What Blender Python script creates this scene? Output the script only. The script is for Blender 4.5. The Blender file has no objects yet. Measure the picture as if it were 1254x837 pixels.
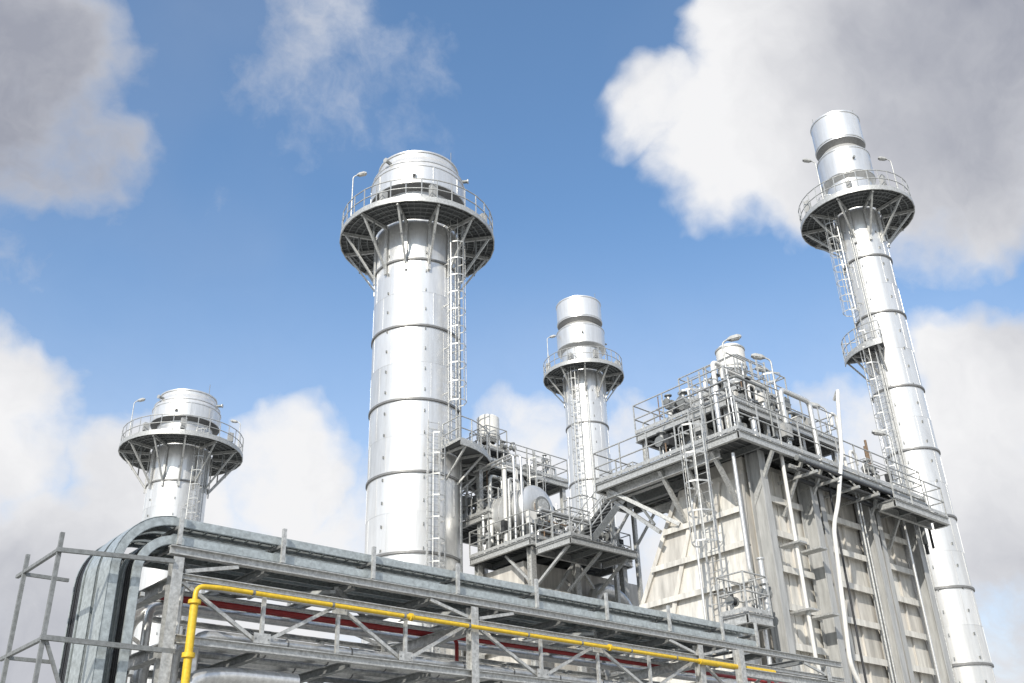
import bpy, math, random
from mathutils import Vector, Matrix
random.seed(7)
SC=bpy.context.scene
V=Vector
# ------------------------------------------------------------------ materials
def mat(name,col,metal=0.0,rough=0.5,var=0.08,scale=1.5,streak=False,bump=0.0,bscale=20,spec=.5,stain=0):
    m=bpy.data.materials.new(name); m.use_nodes=True
    nt=m.node_tree; N=nt.nodes; L=nt.links; b=N['Principled BSDF']
    b.inputs['Metallic'].default_value=metal; b.inputs['Roughness'].default_value=rough
    b.inputs['Specular IOR Level'].default_value=spec
    tc=N.new('ShaderNodeTexCoord'); mp=N.new('ShaderNodeMapping'); L.new(tc.outputs['Object'],mp.inputs[0])
    mp.inputs['Scale'].default_value=(scale,scale,scale*(0.12 if streak else 1))
    n=N.new('ShaderNodeTexNoise'); n.inputs['Detail'].default_value=4; n.inputs['Roughness'].default_value=.65; L.new(mp.outputs[0],n.inputs['Vector'])
    r=N.new('ShaderNodeValToRGB'); L.new(n.outputs['Fac'],r.inputs[0])
    lo=[max(0,c*(1-var*2.2)) for c in col]; hi=[min(1,c*(1+var)) for c in col]
    r.color_ramp.elements[0].position=.3; r.color_ramp.elements[1].position=.68
    r.color_ramp.elements[0].color=(*lo,1); r.color_ramp.elements[1].color=(*hi,1)
    out=r.outputs[0]
    if stain:
        mp2=N.new('ShaderNodeMapping'); L.new(tc.outputs['Object'],mp2.inputs[0]); mp2.inputs['Scale'].default_value=(3.5,3.5,.35)
        n3=N.new('ShaderNodeTexNoise'); n3.inputs['Detail'].default_value=5; n3.inputs['Roughness'].default_value=.7; L.new(mp2.outputs[0],n3.inputs['Vector'])
        ms=N.new('ShaderNodeMapRange'); ms.inputs[1].default_value=.56; ms.inputs[2].default_value=.78; ms.inputs[3].default_value=0; ms.inputs[4].default_value=stain; L.new(n3.outputs['Fac'],ms.inputs[0])
        mx=N.new('ShaderNodeMix'); mx.data_type='RGBA'; L.new(ms.outputs[0],mx.inputs[0]); L.new(out,mx.inputs[6]); mx.inputs[7].default_value=(.25,.19,.13,1); out=mx.outputs[2]
    L.new(out,b.inputs['Base Color'])
    mr=N.new('ShaderNodeMapRange'); mr.inputs[3].default_value=rough*1.25; mr.inputs[4].default_value=rough*.8
    L.new(n.outputs['Fac'],mr.inputs[0]); L.new(mr.outputs[0],b.inputs['Roughness'])
    if bump:
        n2=N.new('ShaderNodeTexNoise'); n2.inputs['Scale'].default_value=bscale; n2.inputs['Detail'].default_value=2; L.new(tc.outputs['Object'],n2.inputs['Vector'])
        bp=N.new('ShaderNodeBump'); bp.inputs['Strength'].default_value=bump; bp.inputs['Distance'].default_value=.03
        L.new(n2.outputs['Fac'],bp.inputs['Height']); L.new(bp.outputs[0],b.inputs['Normal'])
    return m
M={}
M['clad1']=mat('cladding_a',(.76,.755,.74),.66,.34,.07,.8,True,.16,1.2,stain=.12)
M['clad2']=mat('cladding_b',(.71,.71,.70),.66,.38,.08,.8,True,.16,1.3,stain=.12)
M['clad3']=mat('cladding_c',(.80,.795,.78),.60,.32,.06,.8,True,.16,1.1,stain=.1)
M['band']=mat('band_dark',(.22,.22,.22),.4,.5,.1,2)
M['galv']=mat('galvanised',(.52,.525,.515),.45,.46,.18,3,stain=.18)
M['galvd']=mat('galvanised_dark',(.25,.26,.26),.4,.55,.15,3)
M['paint']=mat('grey_paint',(.40,.405,.40),.0,.5,.12,2,True,stain=.25)
M['case']=mat('casing',(.60,.575,.53),.1,.5,.17,.7,True,.16,2,stain=.35)
M['case2']=mat('casing_b',(.70,.68,.63),.1,.5,.15,.9,True,.16,2,stain=.3)
M['grate']=mat('grating',(.13,.135,.14),.3,.6,.2,8)
M['alu']=mat('aluminium_pipe',(.70,.70,.69),.7,.32,.1,3)
M['white']=mat('white_paint',(.74,.73,.70),0,.45,.08,2,True,stain=.15)
M['yellow']=mat('yellow_paint',(.70,.47,.03),0,.45,.1,4)
M['red']=mat('red_paint',(.36,.03,.03),0,.45,.1,4)
M['cable']=mat('cable',(.025,.026,.03),0,.5,.1,5)
M['tray']=mat('tray',(.44,.48,.485),.45,.40,.14,3)
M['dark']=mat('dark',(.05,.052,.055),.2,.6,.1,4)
M['rust']=mat('rust_brown',(.22,.15,.10),.1,.7,.25,5)
M['ground']=mat('ground_concrete',(.36,.35,.32),0,.9,.15,.3,False,.3,6)
M['lens']=mat('lamp_lens',(.5,.5,.48),0,.2,.02,2)
MK=list(M)
# ------------------------------------------------------------------ mesh builder
class MB:
    def __init__(s): s.v=[];s.f=[];s.m=[];s.s=[]
    def add(s,vs,fs,m,sm=False):
        o=len(s.v); s.v+= [tuple(x) for x in vs]; k=MK.index(m)
        for i,f in enumerate(fs):
            s.f.append([a+o for a in f]); s.m.append(k); s.s.append(sm if isinstance(sm,bool) else sm[i])
    def box(s,x0,x1,y0,y1,z0,z1,m):
        vs=[(x,y,z) for z in(z0,z1) for y in(y0,y1) for x in(x0,x1)]
        s.add(vs,[(0,2,3,1),(4,5,7,6),(0,1,5,4),(2,6,7,3),(0,4,6,2),(1,3,7,5)],m)
    def frame(s,d,upv=None):
        d=d.normalized(); r=V(upv) if upv else V((0,0,1))
        if abs(d.dot(r))>.98: r=V((0,1,0)) if abs(d.y)<.9 else V((1,0,0))
        a=d.cross(r).normalized(); b=a.cross(d).normalized(); return a,b
    def beam(s,p,q,w,h,m,up=None,offa=0,offb=0):
        p=V(p);q=V(q);a,b=s.frame(q-p,up); o=a*offa+b*offb
        vs=[]
        for c in(p,q):
            for i,j in((-1,-1),(1,-1),(1,1),(-1,1)): vs.append(c+o+a*(i*w/2)+b*(j*h/2))
        s.add(vs,[(3,2,1,0),(4,5,6,7),(0,1,5,4),(1,2,6,5),(2,3,7,6),(3,0,4,7)],m)
    def ib(s,p,q,w,h,m,up=None,t=None):
        t=t or max(.012,w*.09)
        s.beam(p,q,w,t,m,up,0,h/2-t/2); s.beam(p,q,w,t,m,up,0,-h/2+t/2); s.beam(p,q,t,h-2*t,m,up)
    def tube(s,p,q,r,m,n=8,r2=None,caps=True):
        p=V(p);q=V(q);a,b=s.frame(q-p); r2=r if r2 is None else r2
        vs=[]
        for c,rr in((p,r),(q,r2)):
            for i in range(n):
                t=2*math.pi*i/n; vs.append(c+a*math.cos(t)*rr+b*math.sin(t)*rr)
        fs=[(i,(i+1)%n,n+(i+1)%n,n+i) for i in range(n)]; sm=[True]*n
        if caps:
            k=len(vs); vs+=vs[:]; fs+=[tuple(k+i for i in range(n))[::-1],tuple(k+n+i for i in range(n))]; sm+=[False]*2
        s.add(vs,fs,m,sm)
    def pipe(s,pts,r,m,n=10,br=None,flange=False):
        pts=[V(p) for p in pts]; br=br or r*3
        path=[pts[0]]
        for i in range(1,len(pts)-1):
            a,b,c=pts[i-1],pts[i],pts[i+1]; d1=(a-b);d2=(c-b)
            k=min(br,d1.length*.49,d2.length*.49); p0=b+d1.normalized()*k; p1=b+d2.normalized()*k
            for j in range(6):
                t=j/5; path.append((1-t)**2*p0+2*t*(1-t)*b+t*t*p1)
        path.append(pts[-1])
        d=(path[1]-path[0]).normalized(); a,b=s.frame(d); vs=[]
        for i,p in enumerate(path):
            if i==0: t=path[1]-path[0]
            elif i==len(path)-1: t=path[-1]-path[-2]
            else: t=path[i+1]-path[i-1]
            t.normalize(); a=(a-t*a.dot(t)).normalized(); b=t.cross(a)
            for j in range(n):
                th=2*math.pi*j/n; vs.append(p+a*math.cos(th)*r+b*math.sin(th)*r)
        fs=[];sm=[]
        for i in range(len(path)-1):
            for j in range(n): fs.append((i*n+j,i*n+(j+1)%n,(i+1)*n+(j+1)%n,(i+1)*n+j)); sm.append(True)
        k=len(vs); vs+=vs[:n]+vs[-n:]; fs+=[tuple(k+i for i in range(n))[::-1],tuple(k+n+i for i in range(n))]; sm+=[False]*2
        s.add(vs,fs,m,sm)
        if flange:
            for i in (0,-1):
                t=(path[1]-path[0]) if i==0 else (path[-2]-path[-1]); t.normalize()
                s.tube(path[i]+t*.004,path[i]+t*(r*.5+.004),r*1.6,m,n)
    def lathe(s,c,prof,m,n=48,a0=0,a1=2*math.pi):
        full=abs(a1-a0-2*math.pi)<1e-6; cnt=n if full else n+1
        for (r0,z0),(r1,z1) in zip(prof[:-1],prof[1:]):
            vs=[]
            for r,z in((r0,z0),(r1,z1)):
                for i in range(cnt):
                    t=a0+(a1-a0)*i/n; vs.append((c[0]+r*math.cos(t),c[1]+r*math.sin(t),z))
            s.add(vs,[(i,(i+1)%cnt,cnt+(i+1)%cnt,cnt+i) for i in range(n)],m,True)
    def band(s,c,r,z,h,t,m,n=48):
        s.lathe(c,[(r,z-h/2),(r+t,z-h/2),(r+t,z+h/2),(r,z+h/2)],m,n)
    def rail(s,pts,m='galv',h=1.1,closed=False,sp=1.2,r=.024,toe=True):
        pts=[V(p) for p in pts]
        if closed: pts=pts+[pts[0]]
        segs=list(zip(pts[:-1],pts[1:]))
        for si,(a,b) in enumerate(segs):
            for k in (h,h*.52): s.tube(a+V((0,0,k)),b+V((0,0,k)),r,m,6,caps=False)
            if toe: s.beam(a+V((0,0,.08)),b+V((0,0,.08)),.012,.12,m)
            n=max(1,round((b-a).length/sp))
            for i in range(n+1):
                if i==n and (closed or si<len(segs)-1): continue
                p=a.lerp(b,i/n); s.beam(p,p+V((0,0,h)),.04,.04,m)
    def ladder(s,p,z0,z1,out,m='galv',cage=True,w=.24,cz=2.2):
        o=V((out[0],out[1],0)).normalized(); t=V((-o.y,o.x,0)); P=V((p[0],p[1],0)); Z=V((0,0,1))
        for k in(-w,w): s.beam(P+t*k+Z*z0,P+t*k+Z*z1,.035,.06,m,up=o)
        z=z0+.2
        while z<z1: s.tube(P-t*w+Z*z,P+t*w+Z*z,.013,m,5,caps=False); z+=.3
        if cage:
            A=[(-.32,0),(-.40,.3),(-.25,.6),(0,.72),(.25,.6),(.40,.3),(.32,0)]
            z=z0+cz; lv=[]
            while z<=z1+.05: lv.append(z); z+=.9
            for z in lv:
                for a,b in zip(A[:-1],A[1:]): s.beam(P+t*a[0]+o*a[1]+Z*z,P+t*b[0]+o*b[1]+Z*z,.012,.055,m)
            if len(lv)>1:
                for a in A[1:-1]: s.beam(P+t*a[0]+o*a[1]+Z*lv[0],P+t*a[0]+o*a[1]+Z*lv[-1],.035,.012,m,up=V((a[0]*t.x+a[1]*o.x,a[0]*t.y+a[1]*o.y,0)).normalized())
    def obj(s,name,parent=None):
        me=bpy.data.meshes.new(name); me.from_pydata(s.v,[],s.f)
        used=sorted(set(s.m)); mp={k:i for i,k in enumerate(used)}
        for k in used: me.materials.append(M[MK[k]])
        me.polygons.foreach_set('material_index',[mp[k] for k in s.m]); me.polygons.foreach_set('use_smooth',s.s)
        me.update(); o=bpy.data.objects.new(name,me); SC.collection.objects.link(o)
        if parent: o.parent=parent
        return o
def empty(name,loc=(0,0,0)):
    o=bpy.data.objects.new(name,None); SC.collection.objects.link(o); o.empty_display_size=.5; return o
RT=V((.740,-.673,0)); FW=V((.673,.740,0))
# ------------------------------------------------------------------ lamps
def lamp(x,y,z,h,d,arm=.22):
    b=MB(); d=V(d).normalized(); P=V((x,y,z)); Z=V((0,0,1))
    b.beam(P+Z*.002,P+Z*.03,.18,.18,'galv'); b.tube(P,P+Z*h*.55,.045,'galv',8); 
    b.pipe([P+Z*h*.55,P+Z*(h-.12),P+Z*h+d*arm],.03,'galv',8,.25)
    c=P+Z*(h+.03)+d*(arm+.2); u=(d+Z*.22).normalized(); a,bb=b.frame(u)
    vs=[]
    for t,w,hh in((-.24,.05,.04),(-.12,.11,.08),(.12,.13,.09),(.25,.07,.05)):
        for i,j in((-1,-.5),(1,-.5),(.7,1),(-.7,1)): vs.append(c+u*t+a*i*w+bb*j*hh)
    fs=[(3,2,1,0),(12,13,14,15)]
    for k in range(3):
        for i in range(4): fs.append((k*4+i,k*4+(i+1)%4,k*4+4+(i+1)%4,k*4+4+i))
    b.add(vs,fs,'paint',False)
    b.beam(c-u*.13-bb*.055,c+u*.17-bb*.062,.18,.03,'lens')
    b.obj('platform_lamp')
# ------------------------------------------------------------------ exhaust stacks
def deck_ring(b,c,R,Rp,z,nb,drop,seg=32):
    b.lathe(c,[(R+.03,z-.05),(Rp,z-.05),(Rp,z),(R+.03,z),(R+.03,z-.05)],'grate',seg)
    for i in range(4):
        r=R+.2+(Rp-R-.35)*(i+.5)/4
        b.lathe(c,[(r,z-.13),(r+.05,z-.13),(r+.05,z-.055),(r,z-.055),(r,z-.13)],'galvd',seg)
    for i in range(seg*2):
        t=2*math.pi*i/(seg*2); d=V((math.cos(t),math.sin(t),0)); P=V((c[0],c[1],z-.08))
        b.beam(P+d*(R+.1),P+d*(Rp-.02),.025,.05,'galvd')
    b.lathe(c,[(Rp,z-.2),(Rp+.05,z-.2),(Rp+.05,z+.03),(Rp,z+.03),(Rp,z-.2)],'galv',seg)
    for i in range(nb):
        t=2*math.pi*(i+.3)/nb; d=V((math.cos(t),math.sin(t),0)); P=V((c[0],c[1],z))
        b.ib(P+d*R-V((0,0,.22)),P+d*(Rp-.02)-V((0,0,.22)),.1,.16,'galv')
        b.beam(P+d*(R+.02)-V((0,0,drop)),P+d*(Rp-.2)-V((0,0,.3)),.09,.09,'galv')
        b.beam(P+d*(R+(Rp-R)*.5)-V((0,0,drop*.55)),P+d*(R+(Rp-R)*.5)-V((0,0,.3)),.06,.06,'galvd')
        b.beam(P+d*(R+.03)-V((0,0,drop+.3)),P+d*(R+.03)-V((0,0,.1)),.14,.07,'galv',up=d)
    pts=[V((c[0]+(Rp-.03)*math.cos(2*math.pi*i/seg),c[1]+(Rp-.03)*math.sin(2*math.pi*i/seg),z)) for i in range(seg)]
    b.rail(pts,closed=True,sp=.9,r=.028)
def panels(b,c,R,z0,z1,n=10):
    """cladding sheets between two bands; slight tint change between sheets, raised lap seams"""
    off=random.random()*.5
    hs=max(1,round((z1-z0)/1.8)); dz=(z1-z0)/hs
    for k in range(hs):
        off2=off+(k%2)*math.pi/n
        for i in range(n):
            a0=off2+2*math.pi*i/n; a1=off2+2*math.pi*(i+1)/n
            b.lathe(c,[(R,z0+k*dz),(R,z0+(k+1)*dz)],random.choice(['clad1','clad1','clad1','clad2','clad3']),8,a0,a1)
            p=V((c[0]+(R+.004)*math.cos(a0),c[1]+(R+.004)*math.sin(a0),0)); d=V((math.cos(a0),math.sin(a0),0))
            b.beam(p+V((0,0,z0+k*dz)),p+V((0,0,z0+(k+1)*dz)),.02,.012,'clad2',up=d)
        if k: b.band(c,R,z0+k*dz,.025,.006,'clad2',64)
def stack(x,y,R,dz,top,Rp,kind,rings,ladaz,z_l1,extra=None,zb=0):
    E=empty('exhaust_stack'); c=(x,y)
    s=MB(); zs=[zb]+sorted(rings)+[dz+.9]
    for a,bz in zip(zs[:-1],zs[1:]): panels(s,c,R,a,bz)
    for z in rings:
        s.band(c,R,z,.09,.07,'band'); s.band(c,R,z+.09,.06,.035,'clad2')
    s.band(c,R,.3,.6,.25,'galvd')
    if kind=='wide':
        rc=R*1.17
        h=top-dz
        s.lathe(c,[(R,dz+.9),(R-.1,dz+1.3),(R-.1,dz+h*.42)],'clad2',64)
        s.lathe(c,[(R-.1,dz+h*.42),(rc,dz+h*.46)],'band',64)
        s.lathe(c,[(rc,dz+h*.46),(rc,dz+h*.72)],'clad1',64)
        s.band(c,rc,dz+h*.475,.08,.03,'clad2',64); s.band(c,rc,dz+h*.72,.07,.03,'clad2',64)
        s.lathe(c,[(rc,dz+h*.72),(rc-.07,dz+h*.78)],'clad3',64)
        s.lathe(c,[(rc-.07,dz+h*.78),(rc-.36,dz+h*.92)],'clad3',64)
        s.band(c,rc-.09,dz+h*.80,.05,.04,'clad2',64)
        s.lathe(c,[(rc-.36,dz+h*.92),(rc-.36,top),(rc-.44,top),(rc-.44,top-1.0)],'clad3',64)
        s.band(c,rc-.36,top-.05,.08,.05,'clad2',64)
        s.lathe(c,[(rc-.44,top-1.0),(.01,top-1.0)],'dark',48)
        for t in range(10):
            an=2*math.pi*t/10; d=V((math.cos(an),math.sin(an),0)); P=V((x,y,0))
            s.beam(P+d*(rc+.015)+V((0,0,dz+h*.47)),P+d*(rc+.015)+V((0,0,dz+h*.71)),.06,.02,'clad2',up=d)
        for an,zz in((-2.3,.58),(-.8,.85),(-2.9,.85)):
            d=V((math.cos(an),math.sin(an),0)); P=V((x,y,dz+h*zz)); s.tube(P+d*(rc-.2),P+d*(rc+.18),.09,'galvd',10); s.tube(P+d*(rc+.15),P+d*(rc+.2),.13,'galv',10)
    else:
        h=top-dz; r1=R*1.2; r2=R*1.13
        s.lathe(c,[(R,dz+.9),(R,dz+h*.30)],'clad1',64)
        s.lathe(c,[(R,dz+h*.30),(r1,dz+h*.34),],'clad2',64)
        s.lathe(c,[(r1,dz+h*.34),(r1,dz+h*.60)],'clad1',64)
        s.lathe(c,[(r1,dz+h*.60),(R*.9,dz+h*.67)],'clad3',64)
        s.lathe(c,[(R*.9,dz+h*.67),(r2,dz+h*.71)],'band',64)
        s.lathe(c,[(r2,dz+h*.71),(r2,top),(r2-.08,top),(r2-.08,top-1.2)],'clad3',64)
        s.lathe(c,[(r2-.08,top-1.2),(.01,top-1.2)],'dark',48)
        for z in(.35,.59): s.band(c,r1,dz+h*z,.06,.03,'clad2',64)
        for z in(.73,.985): s.band(c,r2,dz+h*z,.07,.035,'clad2',64)
        for an,zz in((-2.3,.47),(-.7,.45)):
            d=V((math.cos(an),math.sin(an),0)); P=V((x,y,dz+h*zz)); s.tube(P+d*(r1-.2),P+d*(r1+.15),.07,'galvd',10)
    for an in(.4,2.2,-1.2):
        d=V((math.cos(an),math.sin(an),0)); P=V((x,y,top-.1))+d*(R*.95); s.tube(P,P+V((0,0,.8)),.018,'galvd',5)
    for an in(-2.6,-1.9,-1.2,-.5):
        d=V((math.cos(an),math.sin(an),0)); P=V((x,y,dz+.6)); s.tube(P+d*(R-.1),P+d*(R+.35),.09,'galv',10); s.tube(P+d*(R+.3),P+d*(R+.37),.15,'galvd',10)
    for i,an in enumerate((ladaz+.42,ladaz+.5)):
        d=V((math.cos(an),math.sin(an),0)); P=V((x,y,0))+d*(R+.10); s.tube(P+V((0,0,4)),P+V((0,0,dz)),.03,'galv',6)
    for an in(-2.9,-2.0):
        d=V((math.cos(an),math.sin(an),0)); z=zb+5
        while z<dz-1: P=V((x,y,z))+d*(R+.03); s.beam(P,P+V((0,0,.12)),.04,.06,'galvd',up=d); z+=1.0
    s.obj('shell',E)
    p=MB(); deck_ring(p,c,R+.06,Rp,dz,12 if kind=='wide' else 10,2.5 if kind=='wide' else 1.9)
    for an,bx in((-2.0,.35),(-1.0,.3),(2.5,.4),(-2.7,.25)):
        d=V((math.cos(an),math.sin(an),0)); P=V((x,y,dz))+d*(Rp-.35); p.box(P.x-.15,P.x+.15,P.y-.12,P.y+.12,dz+.3,dz+.3+bx*2,'paint')
    p.obj('service_platform',E)
    l=MB(); d=V((math.cos(ladaz),math.sin(ladaz),0)); P=V((x,y,0))+d*(R+.28)
    l.ladder((P.x,P.y),z_l1,dz+1.1,d)
    z=z_l1+.5
    t=V((-d.y,d.x,0))
    while z<dz:
        for k in(-.24,.24): l.beam(V((x,y,z))+d*R+t*k,P+t*k+V((0,0,z)),.04,.04,'galv')
        z+=2.2
    l.obj('caged_ladder',E)
    if extra:
        zl,a0,a1,ro,az2,z0=extra; e=MB()
        e.lathe(c,[(R+.05,zl-.05),(ro,zl-.05),(ro,zl),(R+.05,zl),(R+.05,zl-.05)],'grate',10,a0,a1)
        e.lathe(c,[(ro,zl-.2),(ro+.04,zl-.2),(ro+.04,zl+.02),(ro,zl+.02),(ro,zl-.2)],'galv',10,a0,a1)
        pts=[V((x+ro*math.cos(a0+(a1-a0)*i/7),y+ro*math.sin(a0+(a1-a0)*i/7),zl)) for i in range(8)]
        pts=[V((x+(R+.1)*math.cos(a0),y+(R+.1)*math.sin(a0),zl))]+pts+[V((x+(R+.1)*math.cos(a1),y+(R+.1)*math.sin(a1),zl))]
        e.rail(pts,sp=.9)
        for k in range(4):
            an=a0+(a1-a0)*(k+.3)/3.6; dd=V((math.cos(an),math.sin(an),0)); PP=V((x,y,zl))
            e.beam(PP+dd*R-V((0,0,1.3)),PP+dd*(ro-.1)-V((0,0,.15)),.07,.07,'galv'); e.beam(PP+dd*R-V((0,0,.12)),PP+dd*ro-V((0,0,.12)),.07,.1,'galv')
        d2=V((math.cos(az2),math.sin(az2),0)); P2=V((x,y,0))+d2*(R+.3); e.ladder((P2.x,P2.y),z0,zl+1.1,d2)
        e.obj('ladder_landing',E)
    return E
PI=math.pi
stack(24.1,33.1,2.0,28.9,33.0,3.72,'wide',[6.1,9.5,12.9,16.3,19.6,23.2,26.7],-1.42,17.3,(17.4,-1.6,-.15,3.3,-1.85,6.5))
stack(23.8,57.6,1.8,25.6,29.3,3.72,'wide',[8,12,16,20,23.2],-1.5,8)
stack(48.7,45.8,1.5,33.8,39.9,2.95,'slim',[9,13,17,21.2,25.3,29.6],-2.75,17)
stack(44.9,20.8,1.2,32.7,39.3,2.97,'slim',[5.5,8.8,12.1,15.4,18.7,22,26.2,29.6],2.75,24.3,(24.2,2.1,3.5,2.15,3.05,12))
def rim(c,R,z,side,dep,h,d,arm=.22):
    p=V((c[0],c[1],0))+RT*side*R+FW*dep*R; lamp(p.x,p.y,z,h,d,arm)
rim((24.1,33.1),3.6,28.9,-.86,-.35,3.3,RT); rim((24.1,33.1),3.6,28.9,.62,.7,1.9,-RT)
rim((23.8,57.6),3.6,25.6,-.86,-.3,3.3,RT); rim((23.8,57.6),3.6,25.6,.86,.4,2.7,-RT)
rim((48.7,45.8),2.85,33.8,-.9,-.2,3.2,RT); rim((48.7,45.8),2.85,33.8,.72,.5,2.9,-RT)
rim((44.9,20.8),2.85,32.7,-.75,-.5,3.0,-RT); rim((44.9,20.8),2.85,32.7,.85,-.2,3.6,-RT)
# ------------------------------------------------------------------ clutter
def valve(b,P,s=.15,m='galv'):
    P=V(P); b.tube(P-V((s*1.3,0,0)),P+V((s*1.3,0,0)),s,m,10); b.tube(P,P+V((0,0,s*2.6)),s*.55,m,8)
    b.tube(P+V((0,0,s*2.6)),P+V((0,0,s*2.9)),s*1.4,'galvd',10); b.tube(P-V((s*1.5,0,0)),P-V((s*1.2,0,0)),s*1.5,'galvd',10); b.tube(P+V((s*1.2,0,0)),P+V((s*1.5,0,0)),s*1.5,'galvd',10)
def clutter(b,x0,x1,y0,y1,z0,z1,n,rmax=.14):
    R=random.uniform
    for i in range(n):
        p=V((R(x0,x1),R(y0,y1),z0)); pts=[p]; r=random.choice([.02,.025,.03,.04,.06,.08,rmax])
        q=V((p.x,p.y,R(z0+.4,z1))); pts.append(q); k=random.choice([0,0,1,2])
        if k>0: q=V((R(x0,x1),q.y,q.z)); pts.append(q)
        if k>1: q=V((q.x,R(y0,y1),q.z)); pts.append(q)
        if random.random()<.5 and k: pts.append(V((q.x,q.y,z0)))
        pts=[a for j,a in enumerate(pts) if j==0 or (a-pts[j-1]).length>.3]
        if len(pts)>1: b.pipe(pts,r,random.choice(['alu','galv','white','galv','clad2','galvd','galvd','paint','rust'] if r<.05 else ['alu','galv','white','clad2','galvd']),8,r*2.5,True)
        if random.random()<.5: valve(b,(p.x,p.y,R(z0+.3,z0+1.1)),R(.06,.13),random.choice(['galv','alu','paint','galvd','dark']))
        if random.random()<.35:
            s=R(.08,.2); b.box(p.x-s,p.x+s,p.y-.1,p.y+.1,z0+.7,z0+.7+s*2.4,random.choice(['paint','white','galvd','dark']))
def deck(b,x0,x1,y0,y1,z,js=1.2,rail=True,op=None):
    b.box(x0,x1,y0,y1,z-.04,z,'grate')
    for p,q in(((x0,y0),(x1,y0)),((x0,y1),(x1,y1))): b.ib((p[0],p[1],z-.17),(q[0],q[1],z-.17),.12,.25,'galv')
    for p,q in(((x0,y0),(x0,y1)),((x1,y0),(x1,y1))): b.ib((p[0],p[1]+.07,z-.18),(q[0],q[1]-.07,z-.18),.12,.24,'galv')
    n=int((x1-x0)/js)
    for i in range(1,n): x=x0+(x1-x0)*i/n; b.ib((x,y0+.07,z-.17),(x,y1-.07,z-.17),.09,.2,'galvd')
    k=int((y1-y0)/.3)
    for i in range(1,k): y=y0+(y1-y0)*i/k; b.beam((x0+.07,y,z-.065),(x1-.07,y,z-.065),.03,.04,'galvd')
    if rail: b.rail([(x0,y0,z),(x1,y0,z),(x1,y1,z),(x0,y1,z)],closed=True,sp=1.15)
def hdrum(b,p,q,r,m='clad3',k_=.28):
    p=V(p);q=V(q);d=(q-p).normalized(); b.tube(p,q,r,m,40,caps=False)
    for c,s in((p,-1),(q,1)):
        pr=r
        for k in range(1,9):
            t=k/8*PI/2; nr=r*math.cos(t); b.tube(c+d*s*r*k_*math.sin((k-1)/8*PI/2),c+d*s*r*k_*math.sin(t),pr,m,40,max(nr,.001),False); pr=nr
        e=c+d*s*r*k_*.9; b.tube(e,e+d*s*.12,r*.34,'galv',20); b.tube(e+d*s*.125,e+d*s*.17,r*.42,'galvd',20); b.tube(e+d*s*.175,e+d*s*.21,r*.3,'galv',20)
    for k in(0,.2,.4,.6,.8,1):
        c=p.lerp(q,k); b.tube(c-d*.025,c+d*.025,r+.015,'galv',40)
# ------------------------------------------------------------------ boiler on the right
E=empty('heat_recovery_boiler'); b=MB()
X0,X1=25.0,34.5
sec=[(17,0),(23.0,0),(21.6,8.2),(19.5,12.4),(19.5,12.85),(17,12.85)]
vs=[(X0,y,z) for y,z in sec]+[(X1,y,z) for y,z in sec]; n=6
b.add(vs,[tuple(range(n))[::-1],tuple(range(n,2*n))]+[(i,(i+1)%n,n+(i+1)%n,n+i) for i in range(n)],'case')
cols=[25.15,27.8,31.3,34.35]
zl=[0.5,1.9,3.3,4.7,5.9,7.1,8.25,9.4,10.5,11.6,12.7]
for a,c in zip(cols[:-1],cols[1:]):
    for z0,z1 in zip(zl[:-1],zl[1:]):
        xs=[a,(a+c)/2,c]
        for p,q in zip(xs[:-1],xs[1:]): b.box(p+.03,q-.03,16.97-random.random()*.015,17.01,z0+.02,z1-.02,random.choice(['case','case2','case2']))
        b.beam((a+.2,16.86,z0),(c-.2,16.86,z0),.2,.09,'case'); b.beam((a+.2,16.75,z0),(c-.2,16.75,z0),.02,.2,'case2')
    for k in (1,2):
        x=a+(c-a)*k/3; b.beam((x,16.93,.5),(x,16.93,12.6),.06,.07,'case')
for i,x in enumerate(cols):
    b.ib((x,16.62,0),(x,16.62,12.9),.32,.5,'paint',up=(0,1,0))
    if i in(1,2): b.ib((x+.55,16.66,0),(x+.55,16.66,12.9),.26,.42,'paint',up=(0,1,0)); b.box(x+.18,x+.41,16.9,16.96,0,12.8,'dark')
for x in cols+[33.0,26.7]:
    b.beam((x,16.9,11.2),(x,15.95,12.75),.1,.1,'galv'); 
b.obj('casing',E)
b=MB()
def ymax(z): return 21.6+(8.2-z)*(1.4/8.2) if z<8.2 else 21.6-(z-8.2)*(2.1/4.2)
zz=[0.5,2,3.5,5,6.4,7.7,8.9,10.0,11.1,12.2]
def xf(z): return 24.9-(12.4-z)*.09
for z0,z1 in zip(zz[:-1],zz[1:]):
    for k in range(3):
        def pt(z,u): return V((xf(z),17.0+(ymax(z)-17.0)*u,z))
        u0,u1=k/3+.01,(k+1)/3-.01; q=[pt(z0+.03,u0),pt(z0+.03,u1),pt(z1-.03,u1),pt(z1-.03,u0)]
        qq=[v+V((.2,0,0)) for v in q]
        b.add(q+qq,[(0,3,2,1),(4,5,6,7),(0,1,5,4),(1,2,6,5),(2,3,7,6),(3,0,4,7)],random.choice(['case2','case2','case']))
    b.beam((xf(z0)-.09,17.0,z0),(xf(z0)-.09,ymax(z0),z0),.16,.07,'case2'); b.beam((xf(z0)-.17,17.0,z0),(xf(z0)-.17,ymax(z0),z0),.02,.17,'case2')
for u in (0,.333,.667,1.0):
    for z0,z1 in zip(zz[:-1],zz[1:]): b.beam((xf(z0)-.06,17+(ymax(z0)-17)*u,z0),(xf(z1)-.06,17+(ymax(z1)-17)*u,z1),.09,.14,'case')
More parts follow.
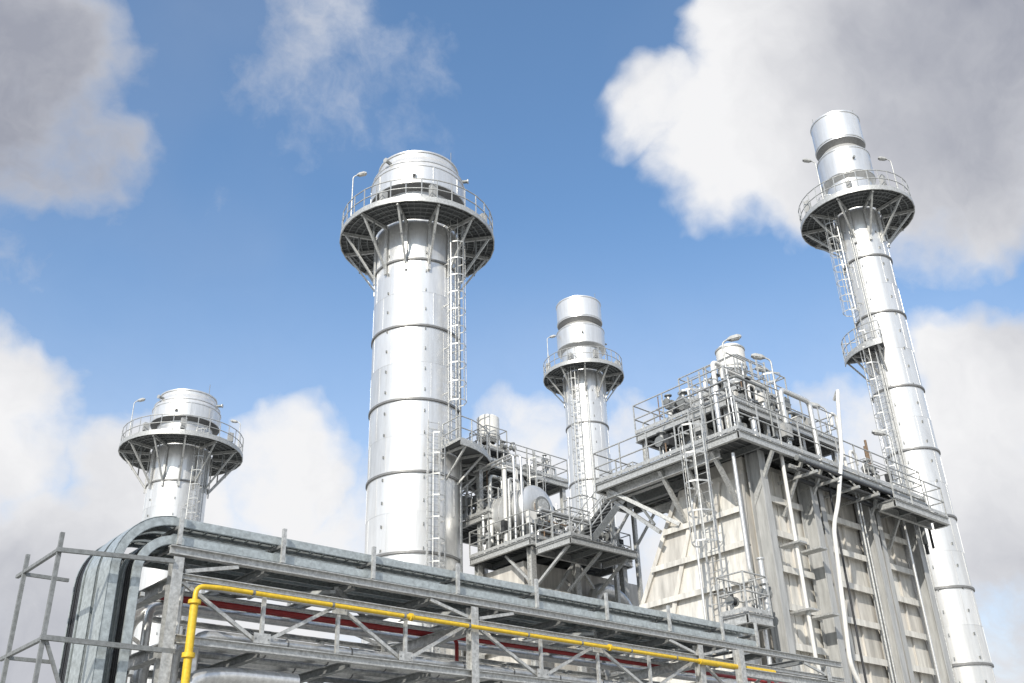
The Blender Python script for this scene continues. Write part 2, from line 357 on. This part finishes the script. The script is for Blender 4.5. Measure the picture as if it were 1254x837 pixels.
b.add([(X0-.12,17,0.2),(X0-.12,23,0.2),(X0-.12,21.6,8.2),(X0-.12,19.5,12.4),(X0-.12,17,12.4),(X0,17,0.2),(X0,23,0.2),(X0,21.6,8.2),(X0,19.5,12.4),(X0,17,12.4)],[(0,4,3,2,1),(0,1,6,5),(1,2,7,6),(2,3,8,7),(3,4,9,8),(4,0,5,9)],'case')
b.obj('inlet_face',E)
b=MB()
deck(b,23.6,34.7,16.0,22.0,13.1,1.15)
for x in(24.2,26.5,29,32,34.2):
    b.ib((x,19.4,12.68),(x,21.9,12.68),.2,.28,'galv'); b.beam((x,21.7,12.5),(x,19.9,11.0),.12,.12,'galv')
    b.beam((x,20.9,12.5),(x,20.1,11.3),.07,.07,'galvd')
for y in(17.2,18.3,19.3): b.beam((24.8,y,11.3),(23.75,y,12.8),.12,.12,'galv')
b.beam((24.6,19.4,11.2),(23.8,21.6,12.8),.12,.12,'galv')
b.ib((23.9,17.0,12.7),(23.9,21.8,12.7),.18,.3,'galv'); b.ib((24.9,18.3,12.6),(24.9,21.8,12.6),.18,.3,'galvd')
for y,z,r,m in((16.35,12.62,.11,'galvd'),(16.1,12.55,.07,'alu'),(15.8,12.72,.09,'galvd'),(15.55,12.5,.05,'cable'),(15.8,12.35,.06,'dark'),(16.3,12.3,.07,'dark')):
    b.pipe([(26.2,y,z),(34.6,y,z),(34.6,y+.5,z),(34.6,y+.5,z-1.2)],r,m,8)
for i in range(7):
    x=26.6+i*1.2; b.beam((x,16.85,12.25),(x,15.4,12.25),.08,.08,'galv'); b.beam((x,15.5,12.25),(x,15.93,12.95),.05,.05,'galv')
deck(b,25.0,31.6,17.2,21.2,15.0,1.1)
for x in(25.2,27.3,29.4,31.4):
    for y in(17.4,21.0): b.ib((x,y,13.1),(x,y,14.75),.15,.15,'galv')
    b.beam((x,17.5,13.2),(x,20.9,14.7),.06,.06,'galvd')
deck(b,27.8,31.0,18.6,21.2,16.9,1.1)
for x in(28.0,30.8):
    for y in(18.8,21.0): b.ib((x,y,15.0),(x,y,16.65),.13,.13,'galv')
deck(b,31.0,34.6,15.3,15.93,12.25,1.1,False); b.rail([(31.0,15.3,12.25),(34.6,15.3,12.25),(34.6,15.93,12.25)],sp=1.1)
b.ladder((23.3,17.3),7.6,14.2,(-1,0)); b.ladder((31.9,18.0),13.1,16.1,(1,0),cage=False); b.ladder((24.7,18.2),13.1,16.1,(-1,0)); b.ladder((29.0,18.3),15,18,(0,-1))
deck(b,22.9,24.0,16.1,17.0,7.6,.9)
b.beam((24.4,17.1,7.0),(23.0,16.6,7.5),.07,.07,'galv')
b.obj('service_decks',E)
b=MB()
b.lathe((29.7,20.0),[(.16,16.9),(.16,18.2)],'alu',16)
b.lathe((29.7,20.0),[(.3,18.1),(.55,18.35),(.55,19.35),(.45,19.45),(.01,19.5)],'white',32); b.band((29.7,20),.55,18.5,.06,.03,'galv',32); b.band((29.7,20),.55,19.3,.06,.03,'galv',32)
for k in range(4):
    an=k*PI/2+.6; b.beam((29.7+.35*math.cos(an),20+.35*math.sin(an),16.9),(29.7+.35*math.cos(an),20+.35*math.sin(an),18.3),.07,.07,'galv')
b.rail([(28.9,19.2,17.5),(30.5,19.2,17.5),(30.5,20.8,17.5),(28.9,20.8,17.5)],closed=True,sp=.8); b.box(28.9,30.5,19.2,20.8,17.42,17.5,'grate')
hdrum(b,(26.0,19.3,14.1),(31.0,19.3,14.1),.75); 
for x in(26.8,30.2): b.box(x-.15,x+.15,18.8,19.8,13.1,13.5,'galvd')
clutter(b,24.0,31.4,16.4,21.5,13.1,15.6,60,.09); clutter(b,25.3,31.3,17.4,21.0,15.0,17.0,50,.07); clutter(b,31.6,34.4,16.4,21.6,13.1,14.9,50,.09)
clutter(b,28.0,30.8,18.8,21.0,16.9,18.0,10,.06)
for x,y,z,dx,r in((25.3,17.8,16.6,.5,.08),(26.6,17.4,16.0,.4,.05),(31.9,17.3,16.2,-.4,.06),(33.3,17.8,15.3,.4,.06),(32.6,20.5,15.9,.4,.05)):
    b.pipe([(x,y,13.1),(x,y,z),(x+dx,y,z),(x+dx,y,z-.5)],r,'white',10,.2)
b.tube((33.4,17.2,13.1),(33.4,17.2,15.3),.06,'rust',8); b.tube((34.3,17.6,13.1),(34.3,17.6,15.9),.05,'rust',8)
b.obj('top_piping',E)
b=MB()
b.pipe([(30.0,16.2,15.9),(29.75,15.85,16.15),(29.5,15.8,15.7),(29.1,15.8,13.9),(28.9,15.75,13.4),(27.35,15.35,11.3),(27.1,15.5,10.6),(27.1,15.8,6.5),(27.6,15.8,5.8),(27.6,15.8,0)],.065,'white',12,.4)
b.pipe([(26.0,16.2,13.0),(26.0,16.2,6.5),(26.3,16.2,6.0),(26.3,16.2,0)],.06,'white',12,.3)
b.pipe([(24.0,16.6,12.6),(24.0,16.6,8.9),(24.3,16.6,8.5),(24.3,16.6,0)],.06,'alu',12,.3)
b.pipe([(24.3,18.3,12.6),(24.3,18.3,11.9),(23.9,18.3,11.5),(23.9,18.3,3)],.04,'alu',10,.2)
b.pipe([(30.3,16.3,12.9),(30.3,16.3,0)],.04,'galv',8); b.pipe([(30.5,16.3,12.9),(30.5,16.3,0)],.03,'galv',8)
b.pipe([(33.3,16.3,12.9),(33.3,16.3,0)],.05,'alu',8); b.pipe([(28.6,16.25,12.9),(28.6,16.25,0)],.035,'cable',8)
for z in(6,8,10): 
    for x in(26.0,27.1): b.box(x-.2,x+.2,15.95,16.7,z,z+.06,'galv')
clutter(b,23.2,24.4,16.2,17.2,7.6,9.6,6,.07)
b.obj('face_piping',E)
b=MB(); b.box(34.5,44.0,18.2,22.2,1.0,4.4,'case2')
for x in(36,37.5,39,40.5,42): b.beam((x,18.1,1),(x,18.1,4.4),.1,.15,'case')
b.obj('outlet_duct',E)
lamp(25.4,17.35,15.0,2.3,(.74,-.67,0)); lamp(28.2,17.35,15.0,2.5,(-.74,.67,0)); lamp(30.6,18.8,16.9,1.4,(-.74,.67,0)); lamp(31.45,17.4,15.0,1.5,(-.74,.67,0)); lamp(33.5,16.15,13.1,2.4,(-.74,.67,0))
# ------------------------------------------------------------------ boiler in the middle
E=empty('heat_recovery_boiler'); b=MB()
deck(b,25.6,31.4,27.5,31.2,13.0,1.0)
for x in(25.9,28.3,31.1):
    for y in(27.8,31.0): b.ib((x,y,0),(x,y,12.7),.25,.25,'galv'); 
    b.beam((x,27.9,11.4),(x,29.3,12.7),.1,.1,'galv')
b.beam((25.9,27.8,9.6),(28.3,27.8,12.6),.1,.1,'galv');b.beam((31.1,27.8,9.6),(28.3,27.8,12.6),.1,.1,'galv')
b.ib((25.9,27.75,11.0),(31.1,27.75,11.0),.15,.2,'galv')
deck(b,26.0,31.4,31.0,34.0,17.5,1.0)
for x in(26.2,28.6,31.2):
    for y in(31.2,33.8): b.ib((x,y,0),(x,y,17.2),.2,.2,'galv')
    b.beam((x,31.3,15.8),(x,32.6,17.3),.08,.08,'galv')
deck(b,26.0,28.2,30.4,33.8,14.9,1.0)
b.beam((26.2,31.2,15.2),(28.6,31.2,17.2),.07,.07,'galv'); b.beam((31.2,31.2,15.2),(28.6,31.2,17.2),.07,.07,'galv')
b.ladder((29.0,30.9),13.0,18.5,(0,-1)); b.ladder((26.7,30.3),13.0,16.0,(0,-1),cage=False)
b.box(26.2,33.0,28.6,33.6,0,12.4,'case')
for z in(9.2,10.3,11.4): b.beam((26.2,28.5,z),(33,28.5,z),.18,.09,'case2'); b.beam((26.1,28.6,z),(26.1,33.6,z),.18,.09,'case2')
def stair(b,p,q,w):
    p=V(p);q=V(q); t=V((0,1,0)); n=int(abs(q.z-p.z)/.22)
    for k in(0,w): b.beam(p+t*k,q+t*k,.05,.26,'galvd')
    for i in range(n):
        c=p.lerp(q,(i+.5)/n); b.box(c.x-.14,c.x+.14,c.y+.03,c.y+w-.03,c.z-.02,c.z+.02,'grate')
    for k in(0,w):
        for hh in(.55,1.05): b.tube(p+t*k+V((0,0,hh)),q+t*k+V((0,0,hh)),.026,'galv',6)
        for i in range(5): c=p.lerp(q,i/4)+t*k; b.beam(c,c+V((0,0,1.05)),.04,.04,'galv')
stair(b,(27.0,25.6,12.6),(29.6,25.6,15.3),1.0)
deck(b,29.7,31.6,25.5,27.4,15.3,.8); 
for x in(30.0,31.4):
    b.ib((x,27.2,0),(x,27.2,15.0),.16,.16,'galv'); b.beam((x,27.1,13.6),(x,25.7,15.0),.09,.09,'galv')
deck(b,25.8,29.4,25.5,27.4,12.6,.8,False); b.rail([(25.8,27.4,12.6),(25.8,25.5,12.6),(26.9,25.5,12.6)],sp=.9); b.rail([(27.0,26.75,12.6),(29.4,26.75,12.6)],sp=.9)
for x in(26.0,27.7,29.2): b.beam((x,27.7,11.2),(x,25.8,12.35),.1,.1,'galv')
b.obj('platforms',E)
b=MB()
hdrum(b,(27.1,28.7,14.75),(27.1,30.8,14.75),.98,'clad2'); hdrum(b,(29.9,29.2,14.0),(29.9,31.2,14.0),.6,'clad2')
for y in(28.8,30.6): b.box(26.4,27.8,y-.12,y+.12,13.0,14.1,'galvd')
b.lathe((27.6,32.2),[(.14,17.5),(.14,18.8)],'alu',16)
b.lathe((27.6,32.2),[(.3,18.9),(.52,19.1),(.52,20.1),(.42,20.2),(.01,20.25)],'white',32); b.band((27.6,32.2),.52,19.2,.06,.03,'galv',32)
for dx,dy in((-.4,-.4),(.4,-.4),(.4,.4),(-.4,.4)): b.beam((27.6+dx,32.2+dy,17.5),(27.6+dx,32.2+dy,19.1),.06,.06,'galv')
b.box(27.0,28.2,31.6,32.8,18.3,18.36,'grate'); b.rail([(27,31.6,18.36),(28.2,31.6,18.36),(28.2,32.8,18.36),(27,32.8,18.36)],closed=True,sp=.6)
clutter(b,25.9,26.6,29.0,31.0,13.0,17.0,20,.08); clutter(b,26.0,31.2,27.7,28.3,13.0,14.8,20,.06); clutter(b,28.5,31.2,28.0,31.0,13.0,15.8,34,.1); clutter(b,26.2,31.2,31.2,33.8,17.5,18.8,24,.07); clutter(b,26.2,28.2,30.4,33.6,14.9,17.3,26,.08)
for x in(25.85,26.25): b.pipe([(x,28.6,13.0),(x,28.6,16.7+(x-25)*.2),(x+.1,31.3,16.7+(x-25)*.2)],.05,'alu',10,.3)
b.pipe([(29.3,27.9,9),(29.3,27.9,11.6),(30.8,27.9,11.6),(31.6,27.9,10.5),(31.6,27.9,0)],.3,'alu',14,.7)
b.obj('drums_and_piping',E)
# ------------------------------------------------------------------ pipe rack
E=empty('pipe_rack'); b=MB()
YF,YR=13.0,15.6; PX=[5.5,10.7,16.6,21.2]
for x in PX:
    for y in(YF,YR):
        b.ib((x,y,0.03),(x,y,5.52),.15,.15,'galv',up=(0,1,0)); b.box(x-.16,x+.16,y-.16,y+.16,0.001,.03,'galvd')
    for z in(5.18,4.3,3.3): b.ib((x,YF+.11,z),(x,YR-.11,z),.14,.18,'galv')
b.ib((17.6,YF-.25,0),(17.6,YF-.25,5.5),.16,.16,'galv',up=(0,1,0))
for y in(YF,YR):
    b.ib((5.38,y,5.62),(21.9,y,5.62),.12,.12,'galv')
    b.ib((5.61,y,5.28),(21.9,y,5.28),.09,.08,'galv')
    b.ib((5.61,y,4.45),(21.9,y,4.45),.11,.11,'galv')
    b.ib((5.61,y,3.35),(21.9,y,3.35),.12,.13,'galv')
    for a,c in zip(PX[:-1],PX[1:]):
        n=4; w=(c-a-.24)/n
        for k in range(n):
            p=a+.12+w*k; 
            b.beam((p,y+.03,5.22 if k%2==0 else 4.52),(p+w,y+.03,4.52 if k%2==0 else 5.22),.05,.05,'galv')
            if k: b.beam((p,y,4.52),(p,y,5.22),.05,.05,'galv')
            if k%2==1: b.box(p-.13,p+.13,y-.035,y-.029,4.52,4.66,'galv')
            if k%2==0 and k: b.box(p-.13,p+.13,y-.035,y-.029,5.08,5.22,'galv')
            for dx in(-.1,.1): b.tube((p+dx,y-.04,4.58 if k%2 else 5.15),(p+dx,y-.028,4.58 if k%2 else 5.15),.014,'galvd',6)
        b.beam((a+.12,y-.02,5.35),(a+.9,y-.02,5.53),.04,.05,'galv'); b.beam((c-.12,y-.02,5.35),(c-.9,y-.02,5.53),.04,.05,'galv')
xx=6.9
while xx<21: 
    for z in(5.6,4.42): b.ib((xx,YF+.08,z-.02),(xx,YR-.08,z-.02),.10,.12,'galvd')
    xx+=1.5
for a,c in((5.6,8.1),(8.1,10.6),(10.8,13.7),(13.7,16.5)):
    b.beam((a,YF+.1,5.5),(c,YR-.1,5.5),.06,.05,'galvd'); b.beam((a,YR-.1,5.44),(c,YF+.1,5.44),.06,.05,'galvd')
b.ib((17.6,YF-.25,5.05),(22.6,YF-.25,5.05),.12,.16,'galv'); b.ib((17.6,YF-.25,4.6),(22.6,YF-.25,4.6),.12,.12,'galv')
b.obj('steel_frame',E)
b=MB()
for y,z,r,m in((13.35,4.62,.08,'alu'),(13.75,4.60,.06,'white'),(14.1,4.66,.1,'alu'),(14.5,4.60,.05,'galv'),(14.95,4.68,.12,'alu'),(15.3,4.58,.05,'galvd'),(13.3,3.55,.1,'alu'),(13.8,3.6,.14,'alu'),(14.5,3.6,.16,'clad2'),(15.1,3.55,.1,'galv'),(13.5,5.32,.04,'alu'),(13.9,5.30,.035,'galv'),(15.0,5.36,.07,'alu')):
    x0=random.uniform(5.7,6.4); b.pipe([(x0,y,z-.9),(x0,y,z),(22.5,y,z)],r,m,10)
    if r>.07:
        x=x0+1.4
        while x<22: b.tube((x,y,z),(x+.025,y,z),r+.006,'band',10); x+=1.1
b.pipe([(5.9,14.3,5.33),(22.5,14.3,5.33)],.04,'red',8); b.pipe([(5.9,14.42,5.33),(11.5,14.42,5.33),(11.5,14.42,4.8)],.035,'red',8)
b.pipe([(5.75,15.2,0),(5.75,15.2,5.2),(6.3,15.2,5.45),(7.5,15.2,5.45)],.15,'alu',14,.4)
b.pipe([(5.95,13.25,0),(5.95,13.25,4.0),(6.5,13.25,4.1),(7.6,13.25,4.1)],.12,'alu',14,.3)
for x in(7.0,8.3,9.6,12.1,13.6,15.0): valve(b,(x,13.75,4.66),.07,'galv')
b.obj('process_pipes',E)
b=MB(); b.pipe([(5.75,12.84,0),(5.75,12.84,5.14),(6.1,12.84,5.165),(17.4,12.84,5.165)],.034,'yellow',12,.12)
b.tube((5.75,12.84,0),(5.75,12.84,4.95),.055,'yellow',14); b.tube((5.75,12.84,4.9),(5.75,12.84,4.951),.085,'yellow',14); b.tube((5.75,12.84,4.2),(5.75,12.84,4.26),.085,'yellow',14)
b.tube((16.4,12.84,5.165),(18.9,12.84,5.165),.055,'yellow',14)
x=6.6
while x<17.5: b.box(x-.02,x+.02,12.78,12.98,5.10,5.115,'galvd'); b.tube((x-.02,12.84,5.165),(x+.02,12.84,5.165),.038,'galvd',10); x+=1.3
for x in(9.3,13.8): b.tube((x,12.84,5.165),(x+.02,12.84,5.165),.06,'yellow',12); b.tube((x+.03,12.84,5.165),(x+.05,12.84,5.165),.06,'yellow',12)
b.obj('yellow_gas_pipe')
# cable trays
E=empty('cable_tray'); b=MB()
def tpath(zt,xd,rad,xe,zb=0):
    pts=[(xe,zt)]
    pts.append((xd+rad,zt))
    for i in range(1,13):
        t=PI/2*i/12; pts.append((xd+rad-rad*math.sin(t),zt-rad+rad*math.cos(t)))
    pts.append((xd,zb)); return pts
def nrm(pts,i):
    a=pts[max(0,i-1)];c=pts[min(len(pts)-1,i+1)]; d=V((c[0]-a[0],0,c[1]-a[1])).normalized(); return V((d.z,0,-d.x))
def strip(b,pts,y0,y1,n0,n1,m):
    vs=[]
    for i,(x,z) in enumerate(pts):
        n=nrm(pts,i)
        for y,k in((y0,n0),(y1,n0),(y1,n1),(y0,n1)): vs.append(V((x,y,z))+n*k)
    fs=[(0,1,2,3),tuple(len(vs)-4+i for i in (3,2,1,0))]
    for i in range(len(pts)-1):
        for j in range(4): fs.append((i*4+j,i*4+4+j,i*4+4+(j+1)%4,i*4+(j+1)%4))
    b.add(vs,fs,m)
def resample(pts,st):
    out=[];acc=0
    for a,c in zip(pts[:-1],pts[1:]):
        L=math.hypot(c[0]-a[0],c[1]-a[1]); d=-acc
        while d+st<=L:
            d+=st; t=d/L; out.append(((a[0]+(c[0]-a[0])*t,a[1]+(c[1]-a[1])*t),((c[0]-a[0])/L,(c[1]-a[1])/L))); 
        acc=L-d if d>-acc else acc+L
    return out
for zt,xd,rad,xe in((6.06,4.72,.75,18.8),(5.80,5.02,.5,18.9)):
    pts=tpath(zt,xd,rad,xe)
    for iy,y in enumerate((13.12,13.60,14.08)):
        w=.34
        for yy in(y,y+w): 
            e=.03 if yy==y else -.03
            strip(b,pts,yy-.008,yy+.008,-.055,.055,'tray'); strip(b,pts,min(yy,yy+e),max(yy,yy+e),.055,.063,'tray'); strip(b,pts,min(yy,yy+e),max(yy,yy+e),-.063,-.055,'tray')
        for (p,d) in resample(pts,.22):
            P=V((p[0],y+w/2,p[1])); N_=V((d[1],0,-d[0]))
            b.beam(P+V((0,-w/2+.01,0)),P+V((0,w/2-.01,0)),.035,.02,'tray',up=N_)
        for k in range(4):
            r=random.uniform(.014,.022); yc=y+.06+k*.072
            strip(b,pts,yc-r,yc+r,.012,.012+2*r,'cable')
        if zt>5.9 and iy<2:
            strip(b,[p for p in pts[1:]],y-.012,y+w+.012,.066,.072,'tray')
            for (p,d) in resample(pts[1:],1.1):
                P=V((p[0],y+w/2,p[1])); N_=V((d[1],0,-d[0])); b.beam(P-V((0,w/2+.014,0))-N_*.078,P+V((0,w/2+.014,0))-N_*.078,.04,.008,'galvd',up=N_)
b.obj('trays',E)
b=MB()
for i,x in enumerate([5.5,7.1,8.7,10.4,12.2,14.0,15.8,17.5,18.7]):
    for y in(13.0,15.58):
        b.beam((x,y,5.71),(x,y,6.22),.055,.05,'galv')
    for z in(5.715,5.965): b.beam((x,13.03,z),(x,15.55,z),.05,.045,'galvd')
for z in(5.0,4.0,3.0,2.0,1.0): 
    b.beam((5.13,13.08,z),(5.13,15.55,z),.05,.05,'galv')
b.obj('tray_supports',E)
b=MB()
for x,y,top in((3.95,13.0,5.6),(3.95,14.3,5.62)):
    b.beam((x,y,0),(x,y,top),.05,.05,'galvd')
for z in(5.38,4.28): 
    b.beam((3.95,13.03,z),(3.95,14.6,z),.045,.045,'galvd'); b.beam((3.95,14.33,z-.02),(4.55,14.33,z-.02),.045,.045,'galvd')
b.beam((3.9,12.95,5.36),(5.42,12.9,5.44),.05,.055,'galvd')
b.beam((3.9,12.95,4.28),(5.6,12.95,4.28),.055,.06,'galvd'); b.beam((3.97,12.98,4.28),(4.5,12.98,3.2),.04,.04,'galvd')
b.obj('guardrail')
# ------------------------------------------------------------------ ground
b=MB(); b.box(-600,600,-600,600,-.2,0,'ground'); b.obj('ground')
# ------------------------------------------------------------------ world
w=bpy.data.worlds.new("World"); SC.world=w; w.use_nodes=True
nt=w.node_tree;N=nt.nodes;L=nt.links; bg=N['Background']
S=V((-.72,-.42,.56)).normalized()
sky=N.new('ShaderNodeTexSky'); sky.sky_type='NISHITA'; sky.sun_disc=False
sky.sun_elevation=math.asin(S.z); sky.sun_rotation=math.atan2(S.x,S.y); sky.dust_density=.8; sky.ozone_density=1.6; sky.altitude=0
bg.inputs[1].default_value=.12
tc=N.new('ShaderNodeTexCoord')
def vm(op,a,b_=None,sc=None):
    n=N.new('ShaderNodeVectorMath'); n.operation=op
    for i,x in enumerate((a,b_)):
        if x is None: continue
        if isinstance(x,(tuple,list)): n.inputs[i].default_value=x
        else: L.new(x,n.inputs[i])
    if sc is not None: n.inputs['Scale'].default_value=sc
    return n.outputs['Value'] if op in('DISTANCE','DOT_PRODUCT','LENGTH') else n.outputs[0]
def mt(op,a,b_=0,clamp=False):
    n=N.new('ShaderNodeMath'); n.operation=op; n.use_clamp=clamp
    for i,x in enumerate((a,b_)):
        if isinstance(x,(int,float)): n.inputs[i].default_value=x
        else: L.new(x,n.inputs[i])
    return n.outputs[0]
def mrg(v,a,b_,c,d):
    n=N.new('ShaderNodeMapRange'); n.interpolation_type='SMOOTHSTEP'; L.new(v,n.inputs[0])
    for i,x in enumerate((a,b_,c,d)): n.inputs[i+1].default_value=x
    return n.outputs[0]
def noise(vec,s,det=8,r=.55,col=False):
    n=N.new('ShaderNodeTexNoise'); n.inputs['Scale'].default_value=s; n.inputs['Detail'].default_value=det; n.inputs['Roughness'].default_value=r; L.new(vec,n.inputs['Vector']); return n.outputs['Color' if col else 'Fac']
D=tc.outputs['Generated']
wv=vm('SCALE',vm('SUBTRACT',noise(D,5,4,.65,True),(.5,.5,.5)),None,.15)
DW=vm('ADD',D,wv)
def blobs(lst,k=.3):
    tot=None
    for c,r,wt in lst:
        v=mrg(vm('DISTANCE',DW,tuple(V(c).normalized())),r*k,r,wt,0)
        tot=v if tot is None else mt('MAXIMUM',tot,v)
    return tot
heavy=[((.10,.77,.64),.16,1),((.16,.80,.59),.13,.8),
 ((.67,.41,.62),.13,1),((.615,.465,.645),.08,.85),((.66,.36,.66),.13,1),((.70,.33,.63),.18,1),((.751,.22,.62),.24,1),((.72,.36,.585),.13,.95),((.80,.22,.55),.14,.9),
 ((.875,.32,.38),.13,1),((.88,.36,.29),.17,1),((.82,.44,.35),.10,.8),
 ((.20,.92,.35),.14,1),((.34,.88,.31),.15,1),((.29,.93,.20),.2,1),((.44,.83,.34),.12,.9),((.62,.68,.36),.11,.8),((.70,.60,.36),.09,.7)]
wisp=[((.35,.65,.68),.15,.44),((.43,.61,.67),.12,.40),((.3,.78,.55),.14,.25),((.2,.83,.52),.14,.38),((.55,.52,.66),.1,.15)]
dens=mt('MAXIMUM',blobs(heavy),blobs(wisp))
sx=N.new('ShaderNodeSeparateXYZ'); L.new(D,sx.inputs[0])
low=mrg(sx.outputs[2],.46,.28,0,.8); dens=mt('MAXIMUM',dens,low)
back=mrg(vm('DOT_PRODUCT',D,(.594,.653,.470)),.72,.5,0,.55); dens=mt('MAXIMUM',dens,back)
fn=noise(vm('ADD',D,vm('SCALE',wv,None,.5)),7,8,.62)
dd=mt('ADD',dens,mt('MULTIPLY',mt('SUBTRACT',fn,.5),1.3))
mask=mrg(dd,.20,.92,0,1)
hz=mrg(sx.outputs[2],.60,.25,.02,.32)
veil=mt('ADD',mrg(noise(D,3.0,3,.5),.35,.75,0,.12),hz)
mask=mt('MAXIMUM',mask,veil)
grey=blobs([((.14,.77,.63),.34,.95),((.76,.24,.61),.24,.8),((.74,.12,.66),.26,1),((.87,.20,.45),.16,.7),((.25,.96,.12),.26,.8),((.93,.33,.18),.2,.5)],.15)
thick=mrg(dd,.45,1.1,0,1)
sh=mt('MULTIPLY',grey,mt('ADD',mt('MULTIPLY',thick,.4),.6)); n3=noise(vm('ADD',D,wv),6,6,.62); sh=mt('ADD',sh,mt('MULTIPLY',mt('SUBTRACT',n3,.47),.85),True)
cm=N.new('ShaderNodeMix'); cm.data_type='RGBA'; L.new(sh,cm.inputs[0]); cm.inputs[6].default_value=(7.6,7.6,7.7,1); cm.inputs[7].default_value=(2.9,3.05,3.6,1)
tint=N.new('ShaderNodeMix'); tint.data_type='RGBA'; tint.blend_type='MULTIPLY'; tint.inputs[0].default_value=1; L.new(sky.outputs[0],tint.inputs[6]); tint.inputs[7].default_value=(1.3,1.65,1.82,1); tint.clamp_factor=False
mx=N.new('ShaderNodeMix'); mx.data_type='RGBA'; L.new(mask,mx.inputs[0]); L.new(tint.outputs[2],mx.inputs[6]); L.new(cm.outputs[2],mx.inputs[7]); L.new(mx.outputs[2],bg.inputs[0])
l=bpy.data.lights.new('sun','SUN'); l.energy=4.6; l.angle=math.radians(.5); l.color=(1,.94,.84)
lo=bpy.data.objects.new('sun',l); SC.collection.objects.link(lo); lo.rotation_euler=S.to_track_quat('Z','Y').to_euler()
# ------------------------------------------------------------------ camera
TH=math.radians(28.0); R=math.atan(83/2292)
fw=V((.673,.740,0)).normalized(); rt=V((fw.y,-fw.x,0)); up=V((0,0,1))
f=fw*math.cos(TH)+up*math.sin(TH); u0=up*math.cos(TH)-fw*math.sin(TH)
ir=rt*math.cos(R)-u0*math.sin(R); iu=rt*math.sin(R)+u0*math.cos(R)
cam=bpy.data.cameras.new('camera'); co=bpy.data.objects.new('camera',cam); SC.collection.objects.link(co)
m=Matrix((ir,iu,-f)).transposed().to_4x4(); m.translation=V((0,0,1.6)); co.matrix_world=m
cam.lens=35.0; cam.sensor_width=36; cam.clip_end=5000; SC.camera=co
SC.view_settings.view_transform='Standard'; SC.view_settings.look='None'; SC.view_settings.exposure=0
